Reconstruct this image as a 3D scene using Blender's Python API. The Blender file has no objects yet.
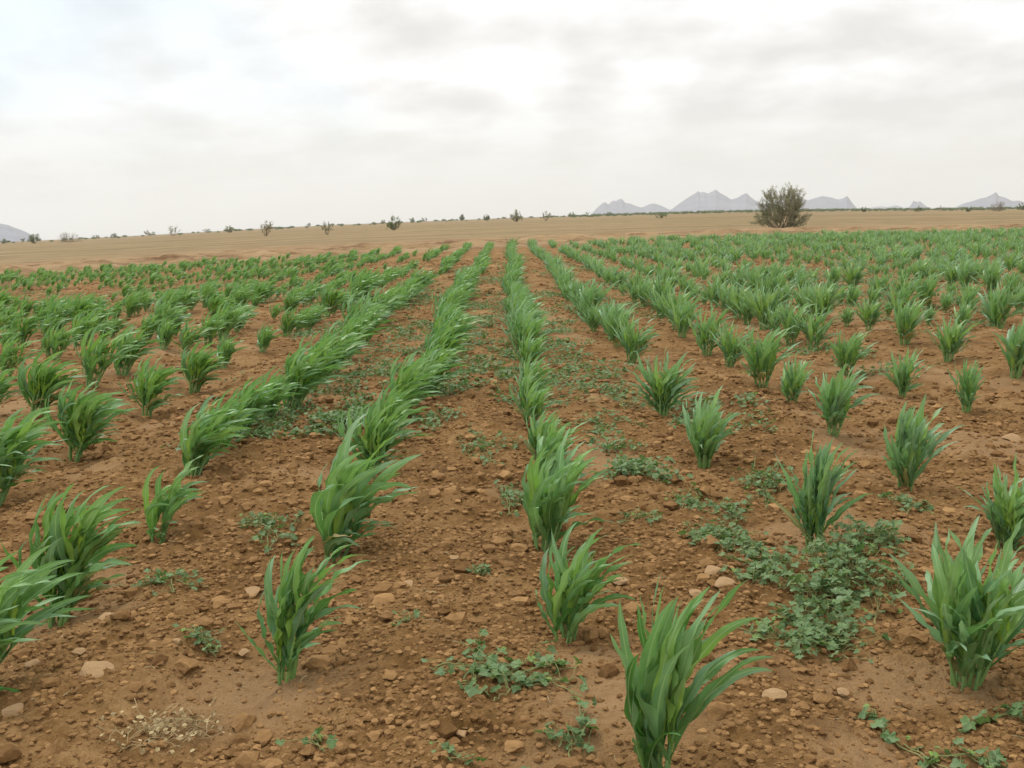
import bpy, math, random
import numpy as np
from math import sin, cos, pi, radians, sqrt, atan2
from mathutils import Matrix, Vector

S = bpy.context.scene
COL = S.collection
# ------------------------------------------------------------------ camera
F = 1027.0; CAM_H = 1.6
ROLL = math.atan(0.033); PITCH = math.atan(163.8 / F)
def _rot(v):
    x, y, z = v; cp, sp = cos(PITCH), sin(PITCH)
    return Vector((x, y * cp + z * sp, -y * sp + z * cp))
_r = _rot((cos(ROLL), 0, -sin(ROLL))); _u = _rot((sin(ROLL), 0, cos(ROLL))); _f = _rot((0, 1, 0))
cd = bpy.data.cameras.new('camera'); cam = bpy.data.objects.new('camera', cd); COL.objects.link(cam)
cam.matrix_world = Matrix(((_r.x, _u.x, -_f.x, 0), (_r.y, _u.y, -_f.y, 0), (_r.z, _u.z, -_f.z, CAM_H), (0, 0, 0, 1)))
cd.sensor_width = 36.0; cd.lens = 36.0 * F / 1024.0; cd.clip_start = 0.05; cd.clip_end = 40000
S.camera = cam
# ------------------------------------------------------------------ exposure, sun, sky
S.view_settings.view_transform = 'Standard'; S.view_settings.look = 'None'
S.view_settings.exposure = 0.33; S.view_settings.gamma = 1.0; S.view_settings.use_curve_mapping = False
S.render.engine = 'CYCLES'
S.cycles.use_denoising = True
S.cycles.max_bounces = 6; S.cycles.volume_bounces = 2; S.cycles.transparent_max_bounces = 4
SUN_EL, SUN_AZ = radians(58), radians(-35)          # azimuth from +Y towards +X
sl = bpy.data.lights.new('sun', 'SUN'); sl.energy = 1.5; sl.angle = radians(10); sl.color = (1.0, 0.95, 0.88)
so = bpy.data.objects.new('sun', sl); COL.objects.link(so)
sd = Vector((sin(SUN_AZ) * cos(SUN_EL), cos(SUN_AZ) * cos(SUN_EL), sin(SUN_EL)))
so.rotation_euler = (-sd).to_track_quat('-Z', 'Y').to_euler()

def nd(nt, t, **kw):
    n = nt.nodes.new(t)
    for k, v in kw.items():
        if k == 'inp':
            for a, b in v.items(): n.inputs[a].default_value = b
        else: setattr(n, k, v)
    return n
def ramp(nt, src, stops, interp='LINEAR'):
    r = nt.nodes.new('ShaderNodeValToRGB'); r.color_ramp.interpolation = interp
    el = r.color_ramp.elements
    while len(el) < len(stops): el.new(0.5)
    for e_, (p, c) in zip(el, stops):
        e_.position = p; e_.color = (c, c, c, 1) if isinstance(c, (int, float)) else (*c, 1)
    nt.links.new(src, r.inputs['Fac']); return r.outputs['Color']
def mix(nt, fac, a, b, mode='MIX'):
    m = nt.nodes.new('ShaderNodeMix'); m.data_type = 'RGBA'; m.blend_type = mode; m.clamp_factor = True
    for s, v in ((m.inputs['Factor'], fac), (m.inputs['A'], a), (m.inputs['B'], b)):
        if isinstance(v, (int, float)): s.default_value = v
        elif isinstance(v, tuple): s.default_value = (*v, 1)
        else: nt.links.new(v, s)
    return m.outputs['Result']
def mth(nt, op, a, b=None, c=None):
    m = nt.nodes.new('ShaderNodeMath'); m.operation = op
    for s, v in zip(m.inputs, (a, b, c)):
        if v is None: continue
        if isinstance(v, (int, float)): s.default_value = v
        else: nt.links.new(v, s)
    return m.outputs[0]

w = bpy.data.worlds.new('World'); S.world = w; w.use_nodes = True
nt = w.node_tree; nt.nodes.clear()
wo = nd(nt, 'ShaderNodeOutputWorld'); bg = nd(nt, 'ShaderNodeBackground', inp={'Strength': 0.1})
nt.links.new(bg.outputs[0], wo.inputs['Surface'])
sky = nd(nt, 'ShaderNodeTexSky', sky_type='NISHITA', sun_disc=False, sun_elevation=SUN_EL, sun_rotation=SUN_AZ,
         air_density=1.0, dust_density=2.0)
tc = nd(nt, 'ShaderNodeTexCoord'); sep = nd(nt, 'ShaderNodeSeparateXYZ'); nt.links.new(tc.outputs['Generated'], sep.inputs[0])
zc = mth(nt, 'MAXIMUM', sep.outputs[2], 0.0)
den = mth(nt, 'ADD', zc, 0.30)
comb = nd(nt, 'ShaderNodeCombineXYZ')
nt.links.new(mth(nt, 'DIVIDE', sep.outputs[0], den), comb.inputs[0])
nt.links.new(mth(nt, 'DIVIDE', sep.outputs[1], den), comb.inputs[1])
def skynoise(scale, off, det=6.0, rough=0.55, dist=0.4, zoom=1.0):
    mp = nd(nt, 'ShaderNodeMapping'); mp.inputs['Location'].default_value = off; mp.inputs['Scale'].default_value = (zoom,) * 3
    nt.links.new(comb.outputs[0], mp.inputs['Vector'])
    n = nd(nt, 'ShaderNodeTexNoise', inp={'Scale': scale, 'Detail': det, 'Roughness': rough, 'Distortion': dist})
    nt.links.new(mp.outputs[0], n.inputs['Vector']); return n.outputs['Fac']
SKY = 10.0
def sc(c): return tuple(SKY * v for v in c)
n1 = skynoise(4.2, (3.1, 1.7, 0), 8, 0.50, 0.0); n1u = skynoise(4.2, (2.98, 1.60, 0), 3, 0.45, 0.0, 0.965)
n2 = skynoise(1.9, (7.3, 2.2, 4), 5); n3 = skynoise(0.9, (1.3, 9.2, 2), 3)
lit = mth(nt, 'ADD', mth(nt, 'MULTIPLY', mth(nt, 'SUBTRACT', n1, n1u), 1.0), mth(nt, 'MULTIPLY', mth(nt, 'SUBTRACT', skynoise(9.0, (5.5, 3.3, 1), 6, 0.55), 0.5), 0.35))           # bright cloud tops, greyer undersides
shade = mth(nt, 'ADD', mth(nt, 'ADD', lit, 0.5), mth(nt, 'MULTIPLY', mth(nt, 'SUBTRACT', n2, 0.5), -0.60))
shade = mth(nt, 'SUBTRACT', shade, mth(nt, 'MULTIPLY', sep.outputs[0], 0.26))   # thicker, greyer cloud towards the right
grey = ramp(nt, shade, [(0.22, sc((0.66, 0.655, 0.64))), (0.44, sc((0.755, 0.75, 0.735))), (0.68, sc((0.865, 0.875, 0.875)))])
gap = ramp(nt, mth(nt, 'ADD', n3, mth(nt, 'MULTIPLY', sep.outputs[0], -0.65)), [(0.70, 0.0), (0.90, 0.75)])
blue = mix(nt, 0.6, sky.outputs[0], sc((0.65, 0.80, 0.88)))
cl = mix(nt, gap, grey, blue)
hor = ramp(nt, zc, [(0.0, 1.0), (0.05, 0.7), (0.12, 0.0)])
cl = mix(nt, hor, cl, sc((0.69, 0.685, 0.635)))
zen = nd(nt, 'ShaderNodeMapRange', inp={'From Min': 0.23, 'From Max': 0.8, 'To Min': 1.0, 'To Max': 1.6})
nt.links.new(zc, zen.inputs['Value'])          # an overcast sky is brightest overhead
vm = nd(nt, 'ShaderNodeVectorMath', operation='SCALE'); nt.links.new(cl, vm.inputs[0]); nt.links.new(zen.outputs[0], vm.inputs['Scale'])
nt.links.new(vm.outputs[0], bg.inputs['Color'])

# ------------------------------------------------------------------ noise helpers
R0 = np.random.default_rng(7)
PERM = R0.permutation(4096).astype(np.int64); VAL = R0.random(4096)
def hsh(ix, iy, k=0): return PERM[(PERM[(ix + 131 * k) & 4095] + iy) & 4095]
def vnoise(x, y, k=0):
    ix = np.floor(x).astype(np.int64); iy = np.floor(y).astype(np.int64); fx = x - ix; fy = y - iy
    fx = fx * fx * (3 - 2 * fx); fy = fy * fy * (3 - 2 * fy)
    a = VAL[hsh(ix, iy, k)]; b = VAL[hsh(ix + 1, iy, k)]; c = VAL[hsh(ix, iy + 1, k)]; d = VAL[hsh(ix + 1, iy + 1, k)]
    return (a + (b - a) * fx) * (1 - fy) + (c + (d - c) * fx) * fy
def fbm(x, y, o=4, k=0, g=0.5):
    s = 0; a = 1.0; t = 0
    for i in range(o):
        s = s + a * vnoise(x * 2 ** i + 17.3 * i, y * 2 ** i - 9.1 * i, k + i); t += a; a *= g
    return s / t
def worley(x, y, k=0):
    ix = np.floor(x).astype(np.int64); iy = np.floor(y).astype(np.int64)
    d1 = np.full(x.shape, 9.0); idv = np.zeros(x.shape)
    for i in (-1, 0, 1):
        for j in (-1, 0, 1):
            h = hsh(ix + i, iy + j, k); px = ix + i + VAL[h]; py = iy + j + VAL[(h + 777) & 4095]
            d = (px - x) ** 2 + (py - y) ** 2; m = d < d1
            d1 = np.where(m, d, d1); idv = np.where(m, VAL[(h + 1555) & 4095], idv)
    return np.sqrt(d1), idv
def sstep(a, b, x):
    t = np.clip((x - a) / (b - a), 0, 1); return t * t * (3 - 2 * t)

# ------------------------------------------------------------------ terrain shape
HZ = [(0, 242), (130, 236), (210, 231.5), (290, 226.5), (450, 220), (530, 217), (610, 214.5), (680, 212.2), (780, 210), (1024, 208)]
def ray(px, py):
    d = _r * ((px - 512) / F) + _u * (-(py - 384) / F) + _f
    return d
_az = []; _el = []
for a, b in HZ:
    d = ray(a, b); _az.append(atan2(d.x, d.y)); _el.append(d.z / math.hypot(d.x, d.y))
_azd = np.linspace(-0.6, 0.6, 241); _eld = np.interp(_azd, _az, _el)
_eld = np.convolve(np.pad(_eld, 12, mode='edge'), np.ones(25) / 25, 'valid')
def elev(a): return np.interp(a, _azd, _eld)
def ground(px, py):
    d = ray(px, py); r = math.hypot(d.x, d.y); ee = float(elev(atan2(d.x, d.y)))
    R = CAM_H / (ee - d.z / r); return R * d.x / r, R * d.y / r
ROW0, ROWD = 0.15, 1.12
def edge_y(x): return np.interp(x, [-60, -24, -5, 0, 18, 33, 80], [42, 50.0, 53.2, 56, 63.5, 66, 70])
CRUST = [(*ground(*q[:2]), q[2]) for q in ((258, 690, .34), (612, 700, .26), (300, 596, .16), (585, 650, .16), (880, 755, .22), (110, 570, .16), (335, 570, .14))]
HOLLOWS = []       # plants sit in slight hollows
def smooth_mask(x, y):      # 1 where the soil is a smooth crust
    c = 0
    for px, py, q in CRUST: c = np.maximum(c, np.exp(-(((x - px) ** 2 + (y - py) ** 2) / q ** 2) ** 1.5 * (.6 + .9 * fbm(x * 5, y * 5, 3, 13))))
    return np.maximum(c * .95, .8 * sstep(0.60, 0.72, fbm(x * 1.15 + 5.3, y * 1.15 + 1.1, 4, 11)))
def height(x, y, micro=True):
    x = np.asarray(x, float); y = np.asarray(y, float)
    r = np.hypot(x, y); z = r * elev(np.arctan2(x, y))
    ed = edge_y(x); inf = sstep(2, -2, y - ed)
    near = sstep(90, 30, r)
    z = z + near * inf * (0.15 * (fbm(x * 1.5, y * 0.9, 4, 3) - 0.5) + 0.03 * np.cos((x - ROW0) / ROWD * 2 * pi + 3.1))
    b = sstep(0, 3, y - ed) * sstep(26, 6, y - ed) * (np.abs(x) < 75)
    z = z + b * (0.62 * np.clip(fbm(x * 0.45, y * 0.6, 4, 5) - 0.40, 0, 1) * 2)
    z = z + (1 - inf) * sstep(5000, 100, r) * 0.18 * (fbm(x * 0.12, y * 0.2, 4, 21) - 0.5)
    for hx, hy, hr, hd in HOLLOWS:
        z = z - hd * np.exp(-((x - hx) ** 2 + (y - hy) ** 2) / (hr * hr))
    if micro:
        sm = smooth_mask(x, y); am = (1 - 0.7 * sm)
        m = r < 14
        if m.any():
            xm = x[m]; ym = y[m]; wx = xm + 0.03 * (vnoise(xm * 14, ym * 14, 31) - .5); wy = ym + 0.03 * (vnoise(xm * 14, ym * 14, 32) - .5)
            d0, i0 = worley(wx * 4.6, wy * 4.6, 43); d1, i1 = worley(wx * 11, wy * 11, 41); d2, i2 = worley(wx * 24, wy * 24, 42)
            c = 0.030 * np.clip(i1 - 0.35, 0, 1) * np.clip(1 - d1 * 1.5, 0, 1) ** 0.7 + 0.013 * i2 * np.clip(1 - d2 * 1.45, 0, 1) ** 0.7
            c += 0.060 * np.clip(i0 - .45, 0, 1) * np.clip(1 - d0 * 1.5, 0, 1) ** .8
            c += 0.075 * (fbm(xm * 4.5, ym * 4.5, 5, 45, .55) - 0.5)
            zz = z[m] + c * am[m] * sstep(14, 9, r[m]); zz += 0.008 * (fbm(xm * 28, ym * 28, 3, 47, .6) - .5)
            z = z.copy(); z[m] = zz
    return z
def zat(x, y): return float(height(np.array([x]), np.array([y]), False)[0])

# ------------------------------------------------------------------ mesh helpers
def mesh(name, V, Fc, mat, uv=None, col=None, smooth=False):
    V = np.ascontiguousarray(V, np.float32); Fc = np.ascontiguousarray(Fc, np.int32)
    n, k = Fc.shape; me = bpy.data.meshes.new(name)
    me.vertices.add(len(V)); me.vertices.foreach_set('co', V.ravel())
    me.loops.add(n * k); me.loops.foreach_set('vertex_index', Fc.ravel())
    me.polygons.add(n); me.polygons.foreach_set('loop_start', np.arange(0, n * k, k, dtype=np.int32))
    me.polygons.foreach_set('use_smooth', np.full(n, smooth, bool))
    me.update(calc_edges=True)
    if uv is not None:
        l = me.uv_layers.new(name='UVMap'); l.data.foreach_set('uv', np.ascontiguousarray(np.asarray(uv, np.float32)[Fc.ravel()]).ravel())
    if col is not None:
        c = np.ones((len(V), 4), np.float32); col = np.asarray(col, np.float32); c[:, :col.shape[1]] = col
        at = me.color_attributes.new('tone', 'FLOAT_COLOR', 'POINT'); at.data.foreach_set('color', c.ravel())
    me.materials.append(mat); return me
def link(name, me, parent=None, loc=None):
    o = bpy.data.objects.new(name, me); COL.objects.link(o)
    if parent: o.parent = parent
    if loc is not None: o.location = loc
    return o
def tag(o, label, cat=None, group=None, kind=None):
    if label: o['label'] = label
    if cat: o['category'] = cat
    if group: o['group'] = group
    if kind: o['kind'] = kind
    return o
def thing(name, label, cat, loc, rz=0, sc_=1.0, group=None):
    o = bpy.data.objects.new(name, None); o.empty_display_size = 0.1; COL.objects.link(o)
    o.location = loc; o.rotation_euler = (0, 0, rz); o.scale = (sc_,) * 3
    return tag(o, label, cat, group)
class Acc:
    def __init__(s): s.V = []; s.F = []; s.U = []; s.C = []; s.n = 0
    def add(s, V, Fc, U=None, C=None):
        V = np.asarray(V, float); s.V.append(V); s.F.append(np.asarray(Fc, int) + s.n); s.n += len(V)
        s.U.append(np.zeros((len(V), 2)) if U is None else np.asarray(U, float))
        c = np.zeros((len(V), 3)) if C is None else np.broadcast_to(np.asarray(C, float), (len(V), 3)); s.C.append(c)
    def arrays(s): return np.vstack(s.V), np.vstack(s.F), np.vstack(s.U), np.vstack(s.C)
    def mesh(s, name, mat, smooth=False):
        V, Fc, U, C = s.arrays(); return mesh(name, V, Fc, mat, U, C, smooth)
def tube(acc, P, R, k=5, C=None):
    P = np.asarray(P, float); R = np.broadcast_to(np.asarray(R, float), (len(P),)); n = len(P)
    D = np.gradient(P, axis=0); D /= np.linalg.norm(D, axis=1)[:, None] + 1e-9
    ref = np.array([1., 0, 0]) if abs(D[0][0]) < 0.7 else np.array([0, 1., 0])
    A = np.cross(D, ref); A /= np.linalg.norm(A, axis=1)[:, None] + 1e-9; B = np.cross(D, A)
    th = np.arange(k) * 2 * pi / k
    V = (P[:, None] + R[:, None, None] * (A[:, None] * np.cos(th)[None, :, None] + B[:, None] * np.sin(th)[None, :, None])).reshape(-1, 3)
    i = np.arange(n - 1)[:, None] * k; j = np.arange(k)[None]; j2 = (j + 1) % k
    Fc = np.stack([i + j, i + j2, i + k + j2, i + k + j], -1).reshape(-1, 4)
    U = np.stack([np.tile(np.arange(k) / k, n), np.repeat(np.linspace(0, 1, n), k)], 1)
    acc.add(V, Fc, U, C)
def instance(protos, X, Y, Z, SCL, ANG, rng, tilt=None, colv=None, flat=None):
    """merge many transformed copies of small numpy meshes into one Acc"""
    acc = Acc(); pid = rng.integers(0, len(protos), len(X))
    for p, (PV, PF, PU, PC) in enumerate(protos):
        ix = np.where(pid == p)[0]
        if len(ix) == 0: continue
        c = np.cos(ANG[ix])[:, None]; s = np.sin(ANG[ix])[:, None]; k = SCL[ix][:, None]
        vx = PV[None, :, 0] * c - PV[None, :, 1] * s; vy = PV[None, :, 0] * s + PV[None, :, 1] * c
        vz = np.broadcast_to(PV[None, :, 2], vx.shape)
        if flat is not None: vz = vz * flat[ix][:, None]
        V = np.stack([X[ix][:, None] + k * vx, Y[ix][:, None] + k * vy, Z[ix][:, None] + k * vz], -1).reshape(-1, 3)
        Fc = (PF[None] + (np.arange(len(ix)) * len(PV))[:, None, None]).reshape(-1, PF.shape[1])
        U = np.tile(PU, (len(ix), 1))
        C = np.tile(PC, (len(ix), 1)) if colv is None else np.repeat(colv[ix], len(PV), 0)
        acc.add(V, Fc, U, C)
    return acc

# ------------------------------------------------------------------ materials
def new_mat(name):
    m = bpy.data.materials.new(name); m.use_nodes = True; t = m.node_tree; b = t.nodes['Principled BSDF']; return m, t, b
def tnoise(t, vec, scale, det=4, rough=0.6, dist=0.0):
    n = nd(t, 'ShaderNodeTexNoise', inp={'Scale': scale, 'Detail': det, 'Roughness': rough, 'Distortion': dist})
    t.links.new(vec, n.inputs['Vector']); return n.outputs['Fac']
def bump(t, b, h, strength, dist):
    n = nd(t, 'ShaderNodeBump', inp={'Strength': strength, 'Distance': dist}); t.links.new(h, n.inputs['Height'])
    t.links.new(n.outputs[0], b.inputs['Normal'])
SOIL_D, SOIL_M, SOIL_L = (0.095, 0.046, 0.014), (0.220, 0.117, 0.039), (0.355, 0.212, 0.088)
def soil_nodes(t, vec):
    a = tnoise(t, vec, 0.9, 5, 0.6); b_ = tnoise(t, vec, 6.5, 5, 0.65); c_ = tnoise(t, vec, 38, 4, 0.7)
    f = mth(t, 'ADD', mth(t, 'ADD', mth(t, 'MULTIPLY', a, 0.40), mth(t, 'MULTIPLY', b_, 0.35)), mth(t, 'MULTIPLY', c_, 0.25))
    return ramp(t, f, [(0.37, SOIL_D), (0.49, SOIL_M), (0.62, SOIL_L)]), c_, b_
def ground_mat():
    m, t, b = new_mat('soil_and_plain'); g = nd(t, 'ShaderNodeNewGeometry'); vec = g.outputs['Position']
    at = nd(t, 'ShaderNodeVertexColor', layer_name='tone'); sp = nd(t, 'ShaderNodeSeparateColor'); t.links.new(at.outputs[0], sp.inputs[0])
    soil, fine, midn = soil_nodes(t, vec)
    soil = mix(t, mth(t, 'MULTIPLY', sp.outputs[2], 0.75), soil, (0.36, 0.222, 0.108))          # pale crust
    mp = nd(t, 'ShaderNodeMapping'); mp.inputs['Rotation'].default_value = (0, 0, -0.28); mp.inputs['Scale'].default_value = (0.05, 0.9, 1)
    t.links.new(vec, mp.inputs[0]); st = tnoise(t, mp.outputs[0], 0.12, 6, 0.65)
    pl = tnoise(t, vec, 0.25, 6, 0.7)
    f = mth(t, 'ADD', mth(t, 'MULTIPLY', st, 0.55), mth(t, 'ADD', mth(t, 'MULTIPLY', pl, 0.3), mth(t, 'MULTIPLY', tnoise(t, vec, 0.035, 5, 0.6), 0.15)))
    plain = ramp(t, f, [(0.36, (0.105, 0.074, 0.034)), (0.50, (0.218, 0.155, 0.075)), (0.60, (0.31, 0.220, 0.107))])
    mp2 = nd(t, 'ShaderNodeMapping'); mp2.inputs['Rotation'].default_value = (0, 0, -0.28); mp2.inputs['Scale'].default_value = (0.25, 0.7, 1)
    t.links.new(vec, mp2.inputs[0]); bl = tnoise(t, mp2.outputs[0], 0.8, 6, 0.75)
    bund = ramp(t, bl, [(0.38, (0.14, 0.072, 0.032)), (0.49, (0.265, 0.170, 0.082)), (0.62, (0.335, 0.228, 0.118))])
    c = mix(t, sp.outputs[0], plain, soil); c = mix(t, sp.outputs[1], c, bund)
    t.links.new(c, b.inputs['Base Color']); b.inputs['Roughness'].default_value = 0.95; b.inputs['Specular IOR Level'].default_value = 0.15
    h = mth(t, 'ADD', mth(t, 'MULTIPLY', fine, 0.5), tnoise(t, vec, 140, 3, 0.7)); h2 = mth(t, 'ADD', h, mth(t, 'MULTIPLY', midn, 2.5))
    bump(t, b, mth(t, 'ADD', h2, mth(t, 'MULTIPLY', tnoise(t, vec, 2.6, 4, 0.7), 6.0)), 0.9, 0.02); return m
def clod_mat(name, dark, light, sc_=30):
    m, t, b = new_mat(name); tcn = nd(t, 'ShaderNodeNewGeometry'); vec = tcn.outputs['Position']
    at = nd(t, 'ShaderNodeVertexColor', layer_name='tone'); sp = nd(t, 'ShaderNodeSeparateColor'); t.links.new(at.outputs[0], sp.inputs[0])
    n = tnoise(t, vec, sc_, 5, 0.7); f = mth(t, 'ADD', mth(t, 'MULTIPLY', n, 0.55), mth(t, 'MULTIPLY', sp.outputs[0], 0.45))
    t.links.new(ramp(t, f, [(0.25, dark), (0.75, light)]), b.inputs['Base Color'])
    b.inputs['Roughness'].default_value = 0.95; b.inputs['Specular IOR Level'].default_value = 0.15
    bump(t, b, tnoise(t, vec, 110, 4, 0.75), 0.8, 0.006); return m
def leaf_mat(name, deep, light, young, rib, rough=0.37, trans=0.33, wax=(0.31, 0.46, 0.32), dead=False):
    m, t, b = new_mat(name); uv = nd(t, 'ShaderNodeUVMap'); su = nd(t, 'ShaderNodeSeparateXYZ'); t.links.new(uv.outputs[0], su.inputs[0])
    at = nd(t, 'ShaderNodeVertexColor', layer_name='tone'); sp = nd(t, 'ShaderNodeSeparateColor'); t.links.new(at.outputs[0], sp.inputs[0])
    g = nd(t, 'ShaderNodeNewGeometry'); n = tnoise(t, g.outputs['Position'], 22, 3, 0.6)
    mp = nd(t, 'ShaderNodeMapping'); mp.inputs['Scale'].default_value = (26, 1.2, 1); t.links.new(uv.outputs[0], mp.inputs[0])
    vein = tnoise(t, mp.outputs[0], 1.0, 2, 0.5)
    f = mth(t, 'ADD', mth(t, 'MULTIPLY', sp.outputs[0], 0.55), mth(t, 'ADD', mth(t, 'MULTIPLY', n, 0.3), mth(t, 'MULTIPLY', vein, 0.2)))
    c = ramp(t, f, [(0.25, deep), (0.80, light)])
    c = mix(t, mth(t, 'MULTIPLY', sp.outputs[2], mth(t, 'ADD', 0.18, mth(t, 'MULTIPLY', su.outputs[1], 0.6))), c, wax)                      # waxy bluish bloom; gloss of the pale tips is painted in with it
    c = mix(t, sp.outputs[1], c, young)
    if dead: c = mix(t, mth(t, 'LESS_THAN', sp.outputs[0], -0.1), c, (0.36, 0.27, 0.12))       # withered lower blades
    d = mth(t, 'ABSOLUTE', mth(t, 'SUBTRACT', su.outputs[0], 0.5))
    rb = ramp(t, d, [(0.03, 0.8), (0.075, 0.0)]); c = mix(t, rb, c, rib)
    t.links.new(c, b.inputs['Base Color']); b.inputs['Roughness'].default_value = rough; b.inputs['Specular IOR Level'].default_value = 0.4
    tr = nd(t, 'ShaderNodeBsdfTranslucent'); t.links.new(mix(t, 0.5, c, (0.18, 0.40, 0.05)), tr.inputs['Color'])
    ms = nd(t, 'ShaderNodeMixShader', inp={0: trans}); t.links.new(b.outputs[0], ms.inputs[1]); t.links.new(tr.outputs[0], ms.inputs[2])
    out = t.nodes['Material Output']; t.links.new(ms.outputs[0], out.inputs['Surface'])
    bump(t, b, vein, 0.25, 0.004); return m
def plain_mat(name, c1, c2, rough=0.8, scale=20):
    m, t, b = new_mat(name); g = nd(t, 'ShaderNodeNewGeometry')
    t.links.new(ramp(t, tnoise(t, g.outputs['Position'], scale, 4, 0.6), [(0.35, c1), (0.65, c2)]), b.inputs['Base Color'])
    b.inputs['Roughness'].default_value = rough; b.inputs['Specular IOR Level'].default_value = 0.2; return m
M_GROUND = ground_mat()
M_CLOD = clod_mat('soil_clod', (0.120, 0.060, 0.020), (0.34, 0.195, 0.080))
M_STONE = clod_mat('pale_stone', (0.26, 0.158, 0.075), (0.37, 0.24, 0.125), 18)
M_LEAF = leaf_mat('sorghum_leaf', (0.052, 0.175, 0.034), (0.215, 0.43, 0.100), (0.43, 0.60, 0.07), (0.36, 0.53, 0.24), dead=True)
M_STALK = leaf_mat('sorghum_stalk', (0.11, 0.24, 0.06), (0.22, 0.37, 0.11), (0.26, 0.40, 0.06), (0.20, 0.34, 0.10), trans=0.1)
M_WEED = leaf_mat('vine_leaf', (0.050, 0.115, 0.028), (0.140, 0.225, 0.070), (0.20, 0.31, 0.05), (0.15, 0.22, 0.10), 0.6, 0.22, (0.20, 0.275, 0.14))
M_RUNNER = plain_mat('runner_stem', (0.16, 0.20, 0.07), (0.26, 0.24, 0.10))
M_STRAW = plain_mat('dry_straw', (0.29, 0.21, 0.10), (0.44, 0.35, 0.19))
M_BARK = plain_mat('grey_bark', (0.16, 0.125, 0.09), (0.28, 0.22, 0.16), 0.9, 4)
def crown_mat(name, a, b_): return leaf_mat(name, a, b_, b_, b_, 0.7, 0.2, b_)
M_CROWN = crown_mat('acacia_leaf', (0.19, 0.182, 0.105), (0.35, 0.325, 0.21))
M_CROWN_G = crown_mat('green_bush_leaf', (0.12, 0.15, 0.075), (0.23, 0.255, 0.135))
M_CROWN_D = crown_mat('dry_bush_leaf', (0.20, 0.16, 0.085), (0.36, 0.29, 0.17))
M_ROCK = plain_mat('mountain_rock', (0.14, 0.15, 0.185), (0.195, 0.20, 0.235), 0.95, 0.006)

# ------------------------------------------------------------------ the crop: where each clump stands
# (photo x, photo y of its foot, height in photo pixels, stalks, wind, spread, label)
NEAR = [
 (655, 778, 186, 6, .34, .5, 'tall broad-bladed sorghum clump at the bottom edge, front of the middle row'),
 (285, 672, 125, 4, .55, .55, 'thin sorghum clump with few stalks, alone on smooth pale soil crust'),
 (965, 668, 138, 9, .22, 1.4, 'widest sorghum clump, beside the dense dark vine patch at the lower right'),
 (565, 628, 106, 6, .55, .8, 'small sorghum clump with one blade blown flat, second in the middle row'),
 (55, 605, 122, 8, .70, .72, 'bushy wind-bent sorghum clump behind the blades entering from the lower left edge'),
 (330, 552, 128, 8, .75, .9, 'large wind-bent sorghum clump behind the thin clump on pale crust'),
 (545, 540, 106, 8, .55, .9, 'bright broad-bladed sorghum clump third in the middle row, touching the clump behind'),
 (543, 480, 66, 6, .6, .9, 'sorghum clump fourth in the middle row, half hidden by the bright one before it'),
 (155, 532, 70, 4, .85, .9, 'low sorghum clump with blades arching flat both ways, right of a bushy clump'),
 (813, 545, 106, 9, .18, .45, 'upright narrow sorghum clump rising behind the dense dark vine patch'),
 (905, 490, 82, 8, .25, .72, 'upright sorghum clump with one long blade reaching right, on bare soil'),
 (1008, 540, 78, 7, .3, 1.1, 'sorghum clump cut by the right edge behind the widest clump'),
 (704, 460, 72, 9, .25, .95, 'pale fan-shaped sorghum clump with a vine patch at its right foot'),
 (662, 412, 62, 9, .3, .9, 'dense pale-tipped sorghum clump standing in matted vines right of the middle row'),
 (832, 434, 64, 7, .3, 1.0, 'ragged sorghum clump with pale drooping tips behind the upright narrow clump'),
 (966, 410, 46, 5, .15, .6, 'small dark upright sorghum clump alone among flat stones at the right'),
 (902, 392, 45, 6, .2, .9, 'small bright sorghum clump on bare soil between ragged and dark clumps'),
 (-36, 700, 120, 7, .9, 1.0, 'sorghum clump mostly outside the left edge, only long blades reaching in'),
 (-8, 497, 74, 8, .9, 1.0, 'wind-bent sorghum clump cut by the left edge, above the bushy clump'),
 (72, 455, 68, 8, .9, .9, 'dark wind-bent sorghum clump with a bright yellow-green heart near the left edge'),
 (193, 472, 66, 8, .9, .9, 'dense arched sorghum clump leaning right over the next clump of its row'),
 (243, 437, 50, 7, .95, .95, 'low arched sorghum clump pressed against the dense arched one before it'),
 (145, 415, 50, 7, .7, .9, 'single dense sorghum clump with bare soil in front, left of the arched row'),
 (368, 467, 74, 7, .7, .9, 'sorghum clump right behind the large wind-bent one, joined to a dense row'),
]
MID = [(384, 440, 52), (220, 453, 52), (536, 453, 46), (36, 418, 55), (90, 388, 58), (122, 375, 42), (5, 382, 35), (-10, 420, 38), (55, 362, 30), (193, 390, 45), (222, 366, 30),
 (145, 345, 26), (163, 353, 30), (185, 353, 30), (291, 412, 55), (266, 424, 46), (310, 395, 50), (322, 384, 46), (332, 376, 45), (345, 362, 42), (353, 353, 40),
 (362, 344, 38), (262, 352, 26), (286, 335, 26), (398, 417, 56), (412, 405, 48), (424, 395, 45), (431, 381, 40), (436, 370, 40), (442, 359, 40), (447, 350, 38),
 (529, 428, 42), (526, 410, 40), (527, 395, 40), (527, 372, 38), (526, 355, 40), (632, 360, 44), (618, 345, 36), (682, 338, 38), (707, 350, 45),
 (730, 366, 42), (762, 388, 55), (792, 405, 46), (847, 369, 40), (813, 346, 42), (948, 357, 38), (1015, 375, 48), (905, 344, 40), (868, 331, 28), (962, 330, 26), (997, 326, 46)]
PL = []     # x, y, height, row, spec or None
def clump_h(px, py, hp, x, y): return 1.05 * hp / F * sqrt(x * x + y * y + CAM_H ** 2)
for s_ in NEAR:
    x, y = ground(s_[0], s_[1]); PL.append([x, y, clump_h(*s_[:3], x, y), round((x - ROW0) / ROWD), s_])
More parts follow.
